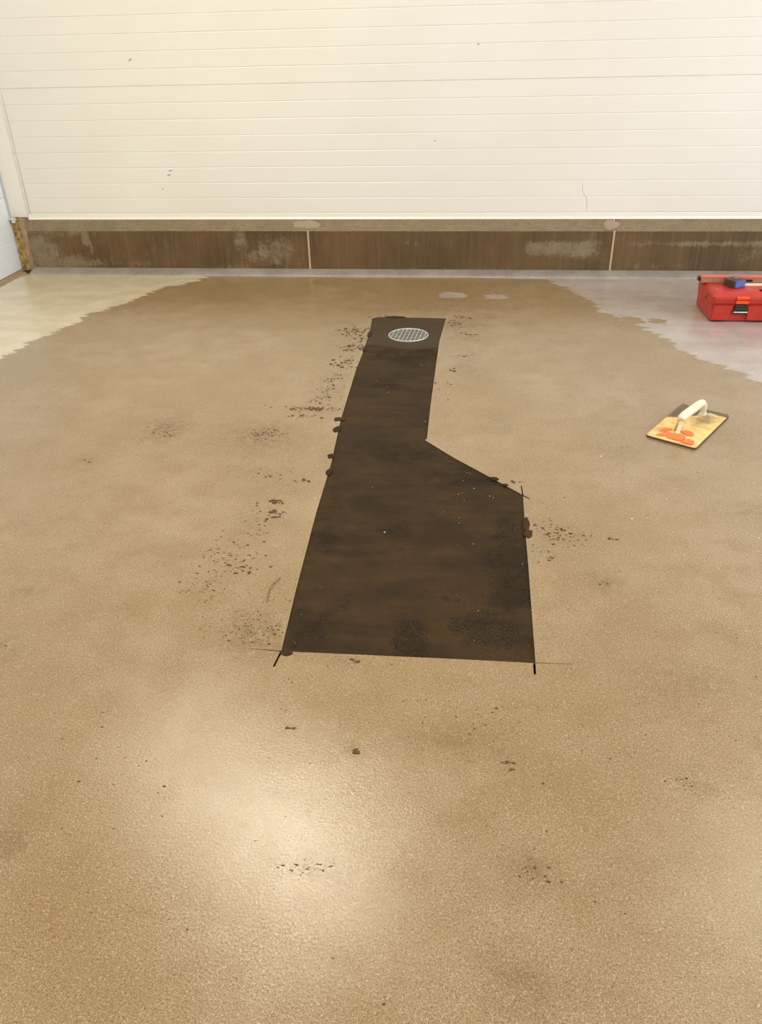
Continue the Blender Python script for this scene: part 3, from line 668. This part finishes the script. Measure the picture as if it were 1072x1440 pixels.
# ------------------------------------------------------------ white chips and a straw
chipm = None
def chip(x, y, s, z, label, group):
    global chipm
    if chipm is None:
        bm = bmesh.new(); bmesh.ops.create_icosphere(bm, subdivisions=1, radius=1)
        for v in bm.verts: v.co *= 1+.25*math.sin(v.co.x*9+v.co.y*5); v.co.z = v.co.z*.5+.5
        chipm = bpy.data.meshes.new('white_chip'); bm.to_mesh(chipm); bm.free(); chipm.materials.append(M_chip)
    o = link(bpy.data.objects.new('white_chip', chipm)); o.location = (x, y, z); o.scale = (s, s*.8, s*.8)
    o.rotation_euler = (0, 0, (x*37+y*91) % 6.28); tag(o, label, 'chip', group)
GP = [c_ for c_ in (
    (-0.257, 2.246, 0.0031), (-0.334, 2.556, 0.0015), (-0.338, 3.969, 0.0019), (-0.430, 4.097, 0.0019), (-0.229, 3.829, 0.0024), (-0.437, 3.606, 0.0018), (-0.364, 3.466, 0.0021), (-0.378, 3.536, 0.0016), (-0.171, 3.149, 0.0021), (-0.513, 2.544, 0.0016), (0.017, 2.691, 0.0017), (0.028, 2.686, 0.0018), (0.004, 2.628, 0.0015), (0.044, 2.571, 0.0022), (-0.012, 2.525, 0.0018), (0.000, 2.536, 0.0015), (0.009, 2.479, 0.0015), (0.101, 2.517, 0.0024), (0.114, 2.507, 0.0018), (-0.006, 2.356, 0.0014), (-0.006, 2.323, 0.0014), (0.044, 2.197, 0.0015), (0.200, 2.094, 0.0015), (-0.062, 2.395, 0.0012), (-0.455, 1.786, 0.0012), (-0.449, 1.660, 0.0012), (0.060, 1.844, 0.0013), (-0.047, 1.628, 0.0012), (0.049, 1.709, 0.0010)
)]
GF = [c_ for c_ in (
    (0.074, 2.718, 0.0023), (0.204, 2.582, 0.0021), (-0.151, 2.960, 0.0021), (0.541, 2.856, 0.0041), (0.548, 2.790, 0.0020), (0.865, 2.883, 0.0021), (0.917, 2.886, 0.0030), (0.618, 2.653, 0.0020), (0.731, 2.534, 0.0024), (0.650, 2.570, 0.0016), (1.073, 2.678, 0.0026), (0.586, 2.388, 0.0037), (0.363, 2.504, 0.0015), (0.980, 2.296, 0.0025), (0.954, 2.214, 0.0022), (0.057, 2.747, 0.0015)
)]
for i, (x, y, s) in enumerate(GP):
    if i == 0: chip(x, y, s, -.003, 'largest white chip lying alone near the middle of the dark mortar patch', None)
    else: chip(x, y, s, -.003, 'tiny white chip lying on the dark mortar patch', 'white chips on the mortar patch')
for i, (x, y, s) in enumerate(GF):
    if i == 3: chip(x, y, s, 0, 'flat white chip on the floor between the angled patch corner and the float', None)
    else: chip(x, y, s, 0, 'tiny white chip lying on the tan floor right of the patch', 'white chips on the tan floor')
bm = bmesh.new(); tube(bm, catmull([(-.555, 1.955, .002), (-.570, 1.91, .006), (-.573, 1.87, .005), (-.568, 1.83, .002)], 6), .0012, 6)
tag(obj('straw', bm, M_straw), 'thin curved brown straw on the floor left of the patch', 'straw')
